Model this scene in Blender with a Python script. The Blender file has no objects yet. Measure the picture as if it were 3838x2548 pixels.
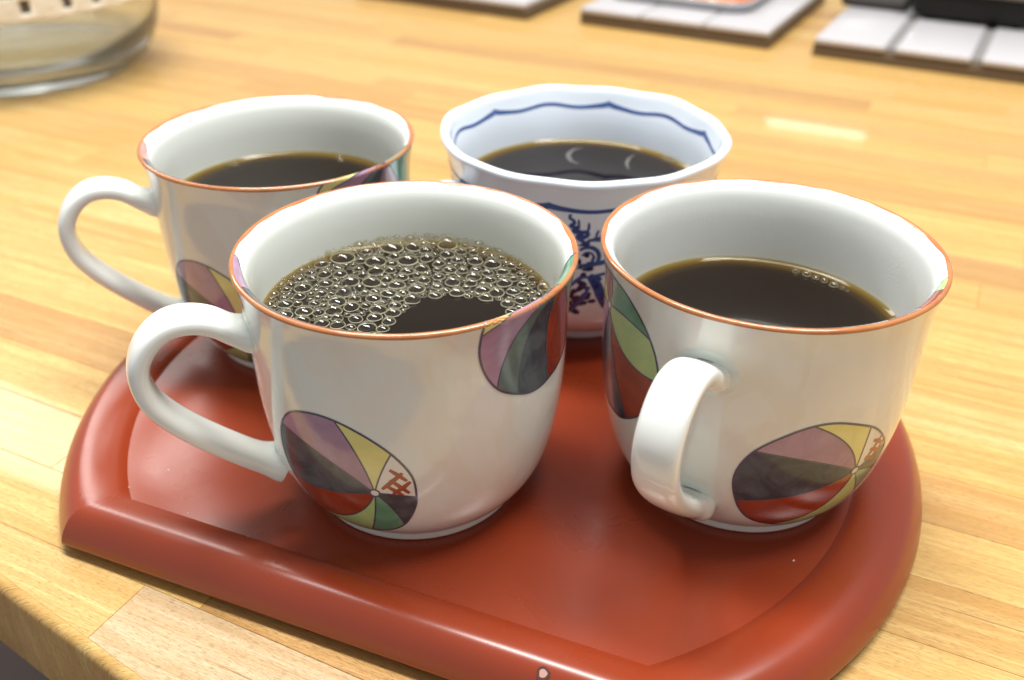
import bpy, bmesh, math, random
from mathutils import Vector, Matrix

random.seed(11)
S = 0.001                      # all builders below work in millimetres
sc = bpy.context.scene
COL = sc.collection
R = math.radians

# ------------------------------------------------------------------ camera
cam = bpy.data.cameras.new('camera')
co = bpy.data.objects.new('camera', cam); COL.objects.link(co)
pitch, roll = 0.554319, 0.0102249
co.location = (0, 0, 181.709 * S)
fw = Vector((0, math.cos(pitch), -math.sin(pitch)))
rt = Vector((1, 0, 0)); up = rt.cross(fw)
r2 = math.cos(roll) * rt + math.sin(roll) * up
u2 = -math.sin(roll) * rt + math.cos(roll) * up
co.matrix_world = Matrix(((r2.x, u2.x, -fw.x, 0), (r2.y, u2.y, -fw.y, 0),
                          (r2.z, u2.z, -fw.z, 181.709 * S), (0, 0, 0, 1)))
cam.sensor_width = 36; cam.lens = 951.366 / 1024 * 36
cam.clip_start = 0.005; cam.clip_end = 30
cam.dof.use_dof = True; cam.dof.focus_distance = 0.232; cam.dof.aperture_fstop = 11.5
sc.camera = co

# ------------------------------------------------------------------ world and lamps
w = bpy.data.worlds.new('World'); sc.world = w; w.use_nodes = True
bg = w.node_tree.nodes['Background']
bg.inputs[0].default_value = (0.97, 0.97, 0.97, 1); bg.inputs[1].default_value = 0.47

def lamp(name, loc, target, sx, sy, power, col, along):
    l = bpy.data.lights.new(name, 'AREA'); l.shape = 'RECTANGLE'; l.size = sx; l.size_y = sy
    l.energy = power; l.color = col
    o = bpy.data.objects.new(name, l); COL.objects.link(o)
    z = (Vector(loc) - Vector(target)).normalized()
    x = Vector(along); x = (x - z * x.dot(z)).normalized(); y = z.cross(x)
    o.matrix_world = Matrix(((x.x, y.x, z.x, loc[0]), (x.y, y.y, z.y, loc[1]), (x.z, y.z, z.z, loc[2]), (0, 0, 0, 1)))
    return o
ALONG = (math.cos(R(-26)), math.sin(R(-26)), 0)
# the fluorescent fitting over the counter, a far one across the room
lamp('ceiling_tube_lamp', (0.08, 0.36, 1.25), (0.03, 0.27, 0.0), 1.2, 0.18, 32, (1.0, 0.995, 0.965), ALONG)
lamp('tray_sheen_fill', (-0.75, 1.55, 1.15), (-0.1, 0.3, 0.0), 1.2, 0.16, 9, (1.0, 0.97, 0.92), ALONG)  # unseen area light added at the back left for sheen on the tray
lamp('far_tube_lamp', (0.79, 2.42, 0.635), (0.178, 0.552, -0.01), 0.25, 0.008, 0.14, (1.0, 0.95, 0.85), ALONG)

sc.view_settings.view_transform = 'Standard'; sc.view_settings.look = 'None'
sc.view_settings.gamma = 1; sc.view_settings.exposure = 0.14
sc.cycles.use_denoising = True
sc.cycles.max_bounces = 14; sc.cycles.transmission_bounces = 10; sc.cycles.transparent_max_bounces = 24
sc.cycles.caustics_reflective = False; sc.cycles.caustics_refractive = True
sc.cycles.sample_clamp_indirect = 6

# ------------------------------------------------------------------ object helpers
def link(name, me, mats, parent=None, smooth=True):
    for m in (mats if isinstance(mats, (list, tuple)) else [mats]): me.materials.append(m)
    if smooth:
        me.polygons.foreach_set('use_smooth', [True] * len(me.polygons))
    o = bpy.data.objects.new(name, me); COL.objects.link(o)
    if parent is not None: o.parent = parent
    return o
def mesh(name, verts, faces, mi=None):
    me = bpy.data.meshes.new(name)
    me.from_pydata([(v[0] * S, v[1] * S, v[2] * S) for v in verts], [], faces)
    if mi: me.polygons.foreach_set('material_index', mi)
    me.update(); return me
def tag(o, label, cat, group=None):
    o['label'] = label; o['category'] = cat
    if group: o['group'] = group
    return o
def thing(name, label, cat, loc=(0, 0, 0), rz=0, group=None):
    o = bpy.data.objects.new(name, None); COL.objects.link(o)
    o.location = [c * S for c in loc]; o.rotation_euler = (0, 0, rz); o.empty_display_size = .02
    return tag(o, label, cat, group)

def catmull(P, n):
    out = []
    Q = [tuple(2 * a - b for a, b in zip(P[0], P[1]))] + list(P) + [tuple(2 * a - b for a, b in zip(P[-1], P[-2]))]
    for i in range(1, len(Q) - 2):
        for k in range(n):
            t = k / n
            out.append(tuple(.5 * ((2 * b) + (-a + c) * t + (2 * a - 5 * b + 4 * c - d) * t * t + (-a + 3 * b - 3 * c + d) * t ** 3)
                             for a, b, c, d in zip(Q[i - 1], Q[i], Q[i + 1], Q[i + 2])))
    out.append(tuple(P[-1])); return out
def catmull_closed(P, n):
    m = len(P); out = []
    for i in range(m):
        a, b, c, d = P[i - 1], P[i], P[(i + 1) % m], P[(i + 2) % m]
        for k in range(n):
            t = k / n
            out.append(tuple(.5 * ((2 * q) + (-p + r) * t + (2 * p - 5 * q + 4 * r - s) * t * t + (-p + 3 * q - 3 * r + s) * t ** 3)
                             for p, q, r, s in zip(a, b, c, d)))
    return out
def lathe(profile, n, fn=None, matf=None, closed=False):
    V = []; F = []; mi = []
    for j, (r, z) in enumerate(profile):
        for i in range(n):
            a = 2 * math.pi * i / n
            rr, zz = fn(r, z, a, j) if fn else (r, z)
            V.append((rr * math.cos(a), rr * math.sin(a), zz))
    m = len(profile)
    for j in range(m - 1 + (1 if closed else 0)):
        j2 = (j + 1) % m
        for i in range(n):
            i2 = (i + 1) % n
            F.append((j * n + i, j * n + i2, j2 * n + i2, j2 * n + i)); mi.append(matf(j) if matf else 0)
    return V, F, mi
def box(x0, x1, y0, y1, z0, z1):
    V = [(x, y, z) for z in (z0, z1) for y in (y0, y1) for x in (x0, x1)]
    F = [(0, 2, 3, 1), (4, 5, 7, 6), (0, 1, 5, 4), (2, 6, 7, 3), (1, 3, 7, 5), (0, 4, 6, 2)]
    return V, F
def bevel_obj(o, width, seg=2):
    bm = bmesh.new(); bm.from_mesh(o.data)
    bmesh.ops.bevel(bm, geom=list(bm.edges), offset=width * S, segments=seg, profile=.5, affect='EDGES')
    bm.to_mesh(o.data); bm.free()
    o.data.polygons.foreach_set('use_smooth', [True] * len(o.data.polygons))
    return o

# ------------------------------------------------------------------ materials
class NT:
    def __init__(s, name):
        s.m = bpy.data.materials.new(name); s.m.use_nodes = True; s.t = s.m.node_tree; s.n = s.t.nodes
        s.p = s.n['Principled BSDF']; s.out = s.n['Material Output']
    def new(s, typ, **kw):
        x = s.n.new(typ)
        for k, v in kw.items(): setattr(x, k, v)
        return x
    def l(s, a, b): s.t.links.new(a, b)
    def set(s, **kw):
        for k, v in kw.items(): s.p.inputs[k.replace('_', ' ')].default_value = v
        return s
    def noise(s, vec, scale, detail=3, rough=.5, dist=0):
        x = s.new('ShaderNodeTexNoise'); x.inputs['Scale'].default_value = scale; x.inputs['Detail'].default_value = detail
        x.inputs['Roughness'].default_value = rough; x.inputs['Distortion'].default_value = dist
        if vec is not None: s.l(vec, x.inputs['Vector'])
        return x.outputs['Fac']
    def ramp(s, fac, stops, interp='LINEAR'):
        x = s.new('ShaderNodeValToRGB'); e = x.color_ramp.elements; x.color_ramp.interpolation = interp
        while len(e) < len(stops): e.new(.5)
        for el, (p, c) in zip(e, stops): el.position = p; el.color = c if len(c) == 4 else (*c, 1)
        s.l(fac, x.inputs[0]); return x.outputs[0]
    def mix(s, fac, a, b, mode='MIX'):
        x = s.new('ShaderNodeMix', data_type='RGBA', blend_type=mode)
        for sock, v in ((x.inputs[0], fac), (x.inputs[6], a), (x.inputs[7], b)):
            if hasattr(v, 'links'): s.l(v, sock)
            elif isinstance(v, (int, float)): sock.default_value = v
            else: sock.default_value = (*v, 1)
        return x.outputs[2]
    def math(s, op, a, b=0.0, clamp=False):
        x = s.new('ShaderNodeMath', operation=op, use_clamp=clamp)
        for i, v in enumerate((a, b)):
            if hasattr(v, 'links'): s.l(v, x.inputs[i])
            else: x.inputs[i].default_value = v
        return x.outputs[0]
    def mapping(s, vec, scale, loc=(0, 0, 0)):
        x = s.new('ShaderNodeMapping'); x.inputs['Scale'].default_value = scale; x.inputs['Location'].default_value = loc
        s.l(vec, x.inputs[0]); return x.outputs[0]
    def bump(s, h, strength, dist=.0002):
        x = s.new('ShaderNodeBump'); x.inputs['Strength'].default_value = strength; x.inputs['Distance'].default_value = dist
        s.l(h, x.inputs['Height']); s.l(x.outputs[0], s.p.inputs['Normal'])
    def obj(s): return s.new('ShaderNodeTexCoord').outputs['Object']
    def col(s, c): s.l(c, s.p.inputs['Base Color'])

def plain(name, color, rough=.4, spec=.5, **kw):
    n = NT(name); n.set(Base_Color=(*color, 1), Roughness=rough, Specular_IOR_Level=spec, **kw); return n.m

def wood_mat():
    n = NT('laminated_wood'); o = n.obj()
    info = n.new('ShaderNodeObjectInfo'); sepc = n.new('ShaderNodeSeparateColor'); n.l(info.outputs['Color'], sepc.inputs[0]); rnd = sepc.outputs[0]
    off = n.new('ShaderNodeCombineXYZ'); n.l(n.math('MULTIPLY', rnd, 9.0), off.inputs[0]); n.l(n.math('MULTIPLY', sepc.outputs[1], 5.0), off.inputs[1])
    n.l(n.math('MULTIPLY', rnd, 3.0), off.inputs[2])
    add = n.new('ShaderNodeVectorMath', operation='ADD'); n.l(o, add.inputs[0]); n.l(off.outputs[0], add.inputs[1])
    v = add.outputs[0]
    grain = n.noise(n.mapping(v, (5, 190, 30)), 1.0, 5, .6, .6)        # long streaks
    fine = n.noise(n.mapping(v, (60, 1900, 60)), 1.0, 3, .6)            # fibres
    cloud = n.noise(n.mapping(v, (14, 40, 14)), 1.0, 2)
    pore = n.noise(n.mapping(v, (420, 4200, 400)), 1.0, 2, .5)
    tint = n.ramp(rnd, [(0, (0.618, 0.416, 0.149)), (.14, (0.659, 0.464, 0.178)), (.28, (0.633, 0.437, 0.161)), (.42, (0.680, 0.491, 0.201)), (.55, (0.597, 0.389, 0.138)), (.66, (0.664, 0.497, 0.213)),
                        (.78, (0.556, 0.356, 0.132)), (.86, (0.515, 0.324, 0.127)), (.93, (0.567, 0.443, 0.287)), (.97, (0.536, 0.394, 0.241)), (1, (0.608, 0.394, 0.138))])
    dark = n.mix(1.0, tint, (.76, .62, .45), 'MULTIPLY')
    c = n.mix(n.ramp(grain, [(.36, (0, 0, 0)), (.68, (1, 1, 1))]), dark, tint)
    c = n.mix(n.math('MULTIPLY', n.ramp(fine, [(.42, (1, 1, 1)), (.58, (0, 0, 0))]), .65), c, n.mix(1.0, tint, (.72, .58, .42), 'MULTIPLY'))
    c = n.mix(n.math('MULTIPLY', n.ramp(cloud, [(.45, (0, 0, 0)), (.7, (1, 1, 1))]), .35), c, n.mix(1.0, tint, (.86, .70, .50), 'MULTIPLY'))
    p = n.ramp(pore, [(.56, (0, 0, 0)), (.68, (1, 1, 1))])
    c = n.mix(n.math('MULTIPLY', p, .75), c, n.mix(1.0, tint, (.52, .42, .32), 'MULTIPLY'))
    crack = n.ramp(n.noise(n.mapping(v, (11, 1150, 11)), 1.0, 2, .4), [(.66, (0, 0, 0)), (.71, (1, 1, 1))])
    gate = n.ramp(n.noise(n.mapping(v, (9, 60, 9), (4, 2, 1)), 1.0, 1), [(.48, (0, 0, 0)), (.58, (1, 1, 1))])
    c = n.mix(n.math('MULTIPLY', n.math('MULTIPLY', crack, gate), .75), c, n.mix(1.0, tint, (.40, .30, .22), 'MULTIPLY'))
    n.col(c)
    h = n.math('ADD', n.math('MULTIPLY', fine, .6), n.math('MULTIPLY', grain, .4))
    n.bump(n.math('SUBTRACT', n.math('SUBTRACT', h, n.math('MULTIPLY', p, .5)), crack), .45, .0004)
    rr = n.math('ADD', n.math('MULTIPLY', cloud, .16), .22)
    n.l(n.math('ADD', rr, .18), n.p.inputs['Roughness']); n.set(Specular_IOR_Level=.35, Coat_Weight=.30, Coat_Roughness=.045)
    return n.m
def tray_mat():
    n = NT('red_lacquer'); o = n.obj()
    a = n.noise(o, 28, 3); b = n.noise(o, 1500, 2)
    n.col(n.mix(n.math('MULTIPLY', a, .6), (.245, .033, .0085), (.21, .026, .0065)))
    n.bump(b, .05, .0001)
    sm = n.ramp(n.noise(o, 75, 4, .6, 1.0), [(.45, (0, 0, 0)), (.65, (1, 1, 1))])
    n.l(n.math('ADD', n.math('ADD', n.math('MULTIPLY', a, .08), .24), n.math('MULTIPLY', sm, .03)), n.p.inputs['Roughness'])
    n.set(Specular_IOR_Level=.5, Coat_Weight=.25, Coat_Roughness=.26); return n.m
def lustre_mat():
    n = NT('pearl_lustre_glaze'); o = n.obj()
    info = n.new('ShaderNodeObjectInfo')
    cz = n.new('ShaderNodeCombineXYZ'); n.l(n.math('MULTIPLY', info.outputs['Random'], 4), cz.inputs[0])
    ad = n.new('ShaderNodeVectorMath', operation='ADD'); n.l(o, ad.inputs[0]); n.l(cz.outputs[0], ad.inputs[1]); v = ad.outputs[0]
    big = n.noise(n.mapping(v, (16, 16, 11)), 1.0, 4, .5, 1.2)
    strk = n.noise(n.mapping(v, (26, 26, 12), (3, 1, 2)), 1.0, 3, .5, 1.8)
    c = n.ramp(big, [(.36, (.69, .725, .685)), (.46, (.705, .73, .69)), (.50, (.715, .71, .65)), (.56, (.72, .715, .66)), (.59, (.70, .73, .70)), (.68, (.70, .715, .705))])
    c2 = n.ramp(strk, [(.46, (1, 1, 1)), (.51, (.98, .965, .935)), (.57, (.975, .96, .92)), (.60, (1.0, 1.0, .99)), (.7, (.965, .97, .985))])
    n.col(n.mix(1.0, c, c2, 'MULTIPLY'))
    h = n.noise(n.mapping(v, (34, 34, 60), (1, 5, 2)), 1.0, 3, .45)
    n.bump(h, .34, .0011)
    n.l(n.math('ADD', n.math('MULTIPLY', strk, .12), .06), n.p.inputs['Roughness'])
    n.set(Specular_IOR_Level=.62, Coat_Weight=.35, Coat_Roughness=.06); return n.m
def glaze_mat(name, color, wet=False):
    n = NT(name); o = n.obj()
    a = n.noise(o, 22, 2)
    c = n.mix(n.math('MULTIPLY', a, .5), color, tuple(x * .95 for x in color))
    if wet:
        sep = n.new('ShaderNodeSeparateXYZ'); n.l(o, sep.inputs[0])
        band = n.ramp(n.math('MULTIPLY', sep.outputs[2], 1000 / 80), [(.66, (0, 0, 0)), (.72, (1, 1, 1)), (.80, (1, 1, 1)), (.86, (0, 0, 0))])
        vo = n.new('ShaderNodeTexVoronoi'); vo.inputs['Scale'].default_value = 1300; n.l(o, vo.inputs['Vector'])
        d = n.ramp(vo.outputs['Distance'], [(.2, (1, 1, 1)), (.45, (0, 0, 0))])
        pat = n.ramp(n.noise(o, 160, 3), [(.45, (0, 0, 0)), (.6, (1, 1, 1))])
        f = n.math('MULTIPLY', n.math('MULTIPLY', band, d), pat)
        n.bump(f, .2, .0002)
        c = n.mix(n.math('MULTIPLY', f, .35), c, (.88, .89, .88))
    n.col(c)
    n.set(Roughness=.10, Specular_IOR_Level=.55, Coat_Weight=.2, Coat_Roughness=.05); return n.m
def enamel(name, a, b, rough=.16, coat=.4, spec=.6):
    n = NT(name); o = n.obj()
    f = n.ramp(n.noise(o, 110, 4, .6, .8), [(.38, (0, 0, 0)), (.62, (1, 1, 1))])
    n.col(n.mix(f, a, b)); n.set(Roughness=rough, Specular_IOR_Level=spec, Coat_Weight=coat, Coat_Roughness=.06)
    n.bump(n.noise(o, 300, 2), .05, .0003); return n.m
def coffee_mat():
    n = NT('black_coffee')
    at = n.new('ShaderNodeAttribute'); at.attribute_name = 'edge'
    c = n.ramp(at.outputs['Fac'], [(0, (.008, .004, .0018)), (.42, (.012, .006, .0025)), (.70, (.038, .021, .005)), (.86, (.105, .062, .012)), (.96, (.20, .145, .040)), (1, (.34, .29, .14))])
    n.col(c); n.set(Roughness=.03, Specular_IOR_Level=.2)
    n.bump(n.noise(n.obj(), 45, 2), .12, .0008); return n.m
def film_mat():
    n = NT('bubble_film')
    tr = n.new('ShaderNodeBsdfTransparent'); tr.inputs[0].default_value = (.84, .81, .70, 1)
    gl = n.new('ShaderNodeBsdfGlossy'); gl.inputs['Roughness'].default_value = .02
    df = n.new('ShaderNodeBsdfTranslucent'); df.inputs[0].default_value = (.62, .60, .45, 1)
    d2 = n.new('ShaderNodeBsdfDiffuse'); d2.inputs[0].default_value = (.62, .60, .45, 1)
    dm = n.new('ShaderNodeMixShader'); dm.inputs[0].default_value = .5; n.l(df.outputs[0], dm.inputs[1]); n.l(d2.outputs[0], dm.inputs[2])
    lw = n.new('ShaderNodeLayerWeight'); lw.inputs['Blend'].default_value = .5
    f = n.math('ADD', n.math('MULTIPLY', n.math('POWER', lw.outputs['Facing'], 3.0), .42), .075, True)
    m1 = n.new('ShaderNodeMixShader'); n.l(f, m1.inputs[0]); n.l(tr.outputs[0], m1.inputs[1]); n.l(gl.outputs[0], m1.inputs[2])
    f2 = n.math('MULTIPLY', n.math('POWER', lw.outputs['Facing'], 4.0), .75)
    m2 = n.new('ShaderNodeMixShader'); n.l(f2, m2.inputs[0]); n.l(m1.outputs[0], m2.inputs[1]); n.l(dm.outputs[0], m2.inputs[2])
    n.l(m2.outputs[0], n.out.inputs['Surface']); return n.m
def glass_mat():
    n = NT('clear_glass'); n.set(Base_Color=(.93, .975, .945, 1), Roughness=.05, IOR=1.48, Transmission_Weight=.96); return n.m
def cloth_mat():
    n = NT('crochet_cotton'); o = n.obj()
    wv = n.noise(n.mapping(o, (300, 300, 500)), 1.0, 3)
    n.col(n.mix(wv, (.60, .54, .43), (.80, .76, .66))); n.bump(wv, .8, .0012); n.set(Roughness=.9, Specular_IOR_Level=.1); return n.m

WOOD = wood_mat(); RED = tray_mat(); LUSTRE = lustre_mat()
INNER = glaze_mat('celadon_white_glaze', (.80, .83, .785)); INNER_WET = glaze_mat('steamed_white_glaze', (.79, .815, .785), True)
HANDLE = glaze_mat('handle_glaze', (.79, .81, .775)); COFFEE = coffee_mat(); FILM = film_mat(); GLASS = glass_mat()
EDGE = plain('foam_meniscus', (.60, .57, .42), .12, .6)
BAND = enamel('orange_rim_enamel', (.40, .135, .042), (.46, .18, .06), .12)
FOOTLINE = plain('brown_foot_line', (.16, .075, .035), .4)
INK = enamel('blue_grey_outline', (.060, .060, .095), (.085, .085, .13))
PURPLE = enamel('mauve_enamel', (.37, .235, .34), (.31, .19, .275)); YELLOW = enamel('yellow_enamel', (.62, .58, .20), (.68, .64, .27))
BLACK = enamel('charcoal_enamel', (.038, .049, .064), (.080, .103, .118), .16, .12, .4); BLACK2 = enamel('dark_umber_enamel', (.046, .050, .060), (.080, .092, .098), .16, .12, .4)
REDP = enamel('brick_enamel', (.30, .045, .017), (.24, .032, .012)); GREEN = enamel('jade_enamel', (.085, .25, .15), (.14, .32, .21))
LIME = enamel('lime_enamel', (.34, .50, .21), (.42, .55, .22)); WHITE = enamel('white_enamel', (.68, .66, .60), (.70, .69, .66))
TEAL = enamel('slate_green_enamel', (.085, .135, .125), (.12, .17, .155)); MAROON = enamel('maroon_enamel', (.20, .085, .10), (.27, .14, .16))
PINK = enamel('pink_enamel', (.62, .30, .27), (.55, .24, .20)); HASH = enamel('rust_brush_enamel', (.33, .055, .02), (.28, .045, .015))
PORC = glaze_mat('blue_white_porcelain', (.80, .87, .955)); COBALT = enamel('cobalt_line', (.026, .070, .25), (.04, .10, .34))
COBALT_DARK = enamel('cobalt_deep', (.008, .012, .06), (.02, .035, .13))
TILE = plain('white_tile_glaze', (.46, .44, .455), .22); TRIVET = plain('dark_trivet_wood', (.11, .078, .05), .6)
GROUT = plain('grey_grout', (.20, .19, .185), .8)
IRON = plain('black_iron', (.007, .006, .005), .5, .25); IRONRIM = plain('worn_iron_rim', (.20, .17, .14), .35, .5, Metallic=.4)
SLATE = plain('dark_grey_stoneware', (.040, .036, .034), .6, .3); DISH = plain('grey_dish_glaze', (.36, .37, .39), .25); STEW = enamel('orange_food', (.55, .10, .02), (.62, .20, .04), .35)
CLOTH = cloth_mat(); FLOOR = plain('dim_floor_vinyl', (.17, .125, .115), .6); CRUMB = plain('sugar_white', (.8, .78, .72), .5)
CHIP = plain('chip_pale', (.46, .26, .21), .4); CHIPRING = plain('chip_dark', (.07, .02, .015), .5)

# ------------------------------------------------------------------ setting: floor and counter
ZC = -10.0                    # counter surface; z = 0 is the floor of the tray
V, F = box(-2500, 2500, -2000, 4000, -905, -880)
fl = link('floor', mesh('floor', V, F), FLOOR, smooth=False); fl['kind'] = 'structure'
GA = R(-25.5); gx, gy = Vector((math.cos(GA), math.sin(GA))), Vector((-math.sin(GA), math.cos(GA)))
# counter edge: a straight line at the near left, the wood lies on its right/back side
E0 = Vector((-107, 161.0)); ED = Vector((.829, -.559)); EN = Vector((.559, .829))
def clip(poly, p0, nrm):
    out = []
    for i in range(len(poly)):
        a, b = poly[i - 1], poly[i]; da, db = (a - p0).dot(nrm), (b - p0).dot(nrm)
        if (da >= 0) != (db >= 0): out.append(a + (b - a) * (da / (da - db)))
        if db >= 0: out.append(b)
    return out
def prism(poly, z0, z1, ch):
    n = len(poly); c = sum(poly, Vector((0, 0))) / n; V = []; F = []
    ins = []
    for i in range(n):                              # inset outline for the tiny top chamfer
        a, b, d = poly[i - 1], poly[i], poly[(i + 1) % n]
        e1 = (b - a).normalized(); e2 = (d - b).normalized(); n1 = Vector((-e1.y, e1.x)); n2 = Vector((-e2.y, e2.x))
        k = 1 + n1.dot(n2); ins.append(b + (n1 + n2) * (ch / max(k, .3)))
    for ring, z in ((poly, z0), (poly, z1 - ch), (ins, z1)): V += [(p.x, p.y, z) for p in ring]
    for j in (0, 1):
        for i in range(n): F.append((j * n + i, j * n + (i + 1) % n, (j + 1) * n + (i + 1) % n, (j + 1) * n + i))
    F.append(tuple(2 * n + i for i in range(n)))
    return V, F
far = [E0 + ED * -900, E0 + ED * 900, Vector((1500, -200)), Vector((1500, 1500)), Vector((-900, 1500))]
slab = [E0 + EN * 3.2 + ED * -1000, E0 + EN * 3.2 + ED * 900, Vector((1300, -100)), Vector((1300, 1500)), Vector((-900, 1500))]
V, F = prism(slab, ZC - 31, ZC - 5, .1)
counter = link('countertop', mesh('countertop', V, F), WOOD, smooth=False); counter['kind'] = 'structure'
BW = 24.0; rows = range(-8, 46); nb = 0
for k in rows:
    x = -620 - random.uniform(0, 300)
    while x < 900:
        L = random.uniform(210, 560)
        y0 = 98.5 + k * BW
        if k == 0 and x < -167 < x + L: L = -167 - x
        if k == 0 and abs(x + 167) < 1: L = 330
        q = [(x + .05, y0 + .05), (x + L - .05, y0 + .05), (x + L - .05, y0 + BW - .05), (x + .05, y0 + BW - .05)]
        poly = [gx * a + gy * b for a, b in q]
        poly = clip(poly, E0 + EN * 3.0, EN)
        x += L
        if len(poly) < 3: continue
        c = sum(poly, Vector((0, 0))) / len(poly)
        if c.y < -60 or c.x > 900 or abs(c.x) > .62 * c.y + 330 or c.y > 1200: continue
        loc = gx * (x - L / 2) + gy * (y0 + BW / 2)
        lp = [Vector(((p - loc).dot(gx), (p - loc).dot(gy))) for p in poly]
        V, F = prism(lp, -5, 0, .12)
        o = link('wood_stave', mesh('wood_stave', V, F), WOOD, counter, smooth=False)
        tone = random.random() * .88
        if k == 0 and x - L < -160 < x + 400: tone = .93 if abs(x - L + 167) < 1 else .70
        o.color = (tone, random.random(), random.random(), 1)
        o.location = (loc.x * S, loc.y * S, ZC * S); o.rotation_euler = (0, 0, GA); nb += 1
# rounded counter nosing swept along the edge
prof = [(3.0, -.02), (2.2, -.15), (1.2, -.7), (.5, -1.6), (.1, -2.9), (0, -4.5), (0, -16), (0, -29.5), (.6, -31.5), (2, -32.5), (14, -32.6), (14, -6), (3.2, -5.9)]
V = []; F = []; n = len(prof); m = 60
for i in range(m + 1):
    t = -800 + 1600 * i / m; wob = .25 * math.sin(t * .11) + .2 * math.sin(t * .37 + 1)
    for d, z in prof:
        p = E0 + ED * t + EN * (d + (wob if z > -28 and d < 2.9 else 0)); V.append((p.x, p.y, ZC + z))
for i in range(m):
    for j in range(n - 1): F.append((i * n + j, (i + 1) * n + j, (i + 1) * n + j + 1, i * n + j + 1))
link('rounded_edge', mesh('rounded_edge', V, F), WOOD, counter).color = (.6, .3, .4, 1)

# ------------------------------------------------------------------ tray
TC = Vector((-5.7, 257.0)); TD = Vector((.9284, -.3716)); TN = Vector((.3716, .9284))
tray = thing('serving_tray', 'red lacquered half-moon tray with a raised rim under the four cups', 'tray', (TC.x, TC.y, 0))
def dloop(d, na=150, nc=60):
    r = 114.3 + d; h = 85.7 + d * .84
    half = math.sqrt(r * r - h * h)
    a1 = math.atan2(-h, half)                       # right corner, in the chord frame
    out = []
    span = 2 * math.pi - (math.pi + 2 * a1) if False else (math.pi - 2 * a1)
    for i in range(na):
        a = a1 + span * i / na; out.append((r * math.cos(a), r * math.sin(a)))
    for i in range(nc): out.append((-half + 2 * half * i / nc, -h))
    return [TD * x + TN * y for x, y in out]
rimp = [(0, 0), (.25, .22), (1.3, 1.1), (3.0, 1.95), (5.2, 2.6), (7.4, 3.0), (9.4, 3.25), (11.0, 3.35), (12.5, 3.22), (14.0, 2.75), (15.4, 1.9), (16.7, .7),
        (17.8, -.8), (18.8, -2.5), (19.5, -4.2), (19.9, -5.6), (20.0, -6.3), (19.6, -7.0), (18.4, -7.4), (16.5, -7.6), (14, -7.7)]
loops = [dloop(d) for d, z in rimp]; nl = len(loops[0])
V = [(p.x, p.y, rimp[j][1]) for j, lp in enumerate(loops) for p in lp]; F = []
for j in range(len(rimp) - 1):
    for i in range(nl): F.append((j * nl + i, (j + 1) * nl + i, (j + 1) * nl + (i + 1) % nl, j * nl + (i + 1) % nl))
rim = link('raised_rim', mesh('raised_rim', V, F), RED, tray)
# keep the two mitred corners crisp
me = rim.data
sharp = set()
for j in range(8, len(rimp) - 1):
    for i in (0, 150): sharp.add((j * nl + i, (j + 1) * nl + i))
at = me.attributes.new('sharp_edge', 'BOOLEAN', 'EDGE')
for e in me.edges:
    if tuple(sorted(e.vertices)) in sharp: at.data[e.index].value = True
lp = dloop(0); V = [(p.x, p.y, 0) for p in lp]
V += [(p.x, p.y, -7.7) for p in dloop(13)]
F = [tuple(range(nl)), tuple(reversed(range(nl, 2 * nl)))]
link('tray_floor', mesh('tray_floor', V, F), RED, tray, smooth=False)
lp1, lp2 = dloop(8.6), dloop(4); V = [(p.x, p.y, -7.7) for p in lp1] + [(p.x, p.y, -7.7) for p in lp2] + [(p.x, p.y, ZC + .05) for p in lp1] + [(p.x, p.y, ZC + .05) for p in lp2]
F = []
for i in range(nl):
    k = (i + 1) % nl; F += [(i, k, 2 * nl + k, 2 * nl + i), (nl + k, nl + i, 3 * nl + i, 3 * nl + k), (2 * nl + i, 2 * nl + k, 3 * nl + k, 3 * nl + i)]
link('foot_rim', mesh('foot_rim', V, F), RED, tray)
# chip in the lacquer of the front rim
def chip_geo(r0, r1, z):
    V = []; F = []
    for i in range(16):
        a = 2 * math.pi * i / 16; k = 1 + .07 * math.sin(3 * a + 1) + .05 * math.sin(5 * a)
        V += [(r0 * k * math.cos(a), r0 * k * math.sin(a), z), (r1 * k * math.cos(a), r1 * k * math.sin(a), z)]
    for i in range(16):
        j = (i + 1) % 16; F.append((2 * i, 2 * i + 1, 2 * j + 1, 2 * j))
    return V, F
cp = Vector((7.9, 145.2)) - TC
for nm, r0, r1, mt, dz in (('chipped_spot', .95, 1.6, CHIPRING, 0), ('chip_centre', .01, .97, CHIP, .03)):
    V, F = chip_geo(r0, r1, 0)
    o = link(nm, mesh(nm, V, F), mt, tray, smooth=False)
    o.matrix_local = Matrix.Translation(Vector((cp.x, cp.y, 2.02 + dz)) * S) @ Matrix.Rotation(R(-21.8), 4, 'Z') @ Matrix.Rotation(R(36), 4, 'X')
# crumbs lying on the tray
V = []; F = []
for x, y, r in ((-101.3, 218.3, .55), (-71, 190.7, .35), (-5, 163.7, .35), (75.2, 184, .4), (-110.2, 210.6, .3), (-60, 186, .2), (20, 150, .25), (-90, 200, .2), (60, 160, .2)):
    b = len(V); V += [(x - r, y - r * .5, .01), (x + r, y - r * .6, .01), (x + .2 * r, y + r, .01), (x, y, r * 1.2)]
    F += [(b, b + 1, b + 3), (b + 1, b + 2, b + 3), (b + 2, b, b + 3)]
cr = link('crumbs', mesh('crumbs', V, F), CRUMB, smooth=False); cr['kind'] = 'stuff'
tag(cr, 'tiny white crumbs scattered over the red tray', 'crumbs')

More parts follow.
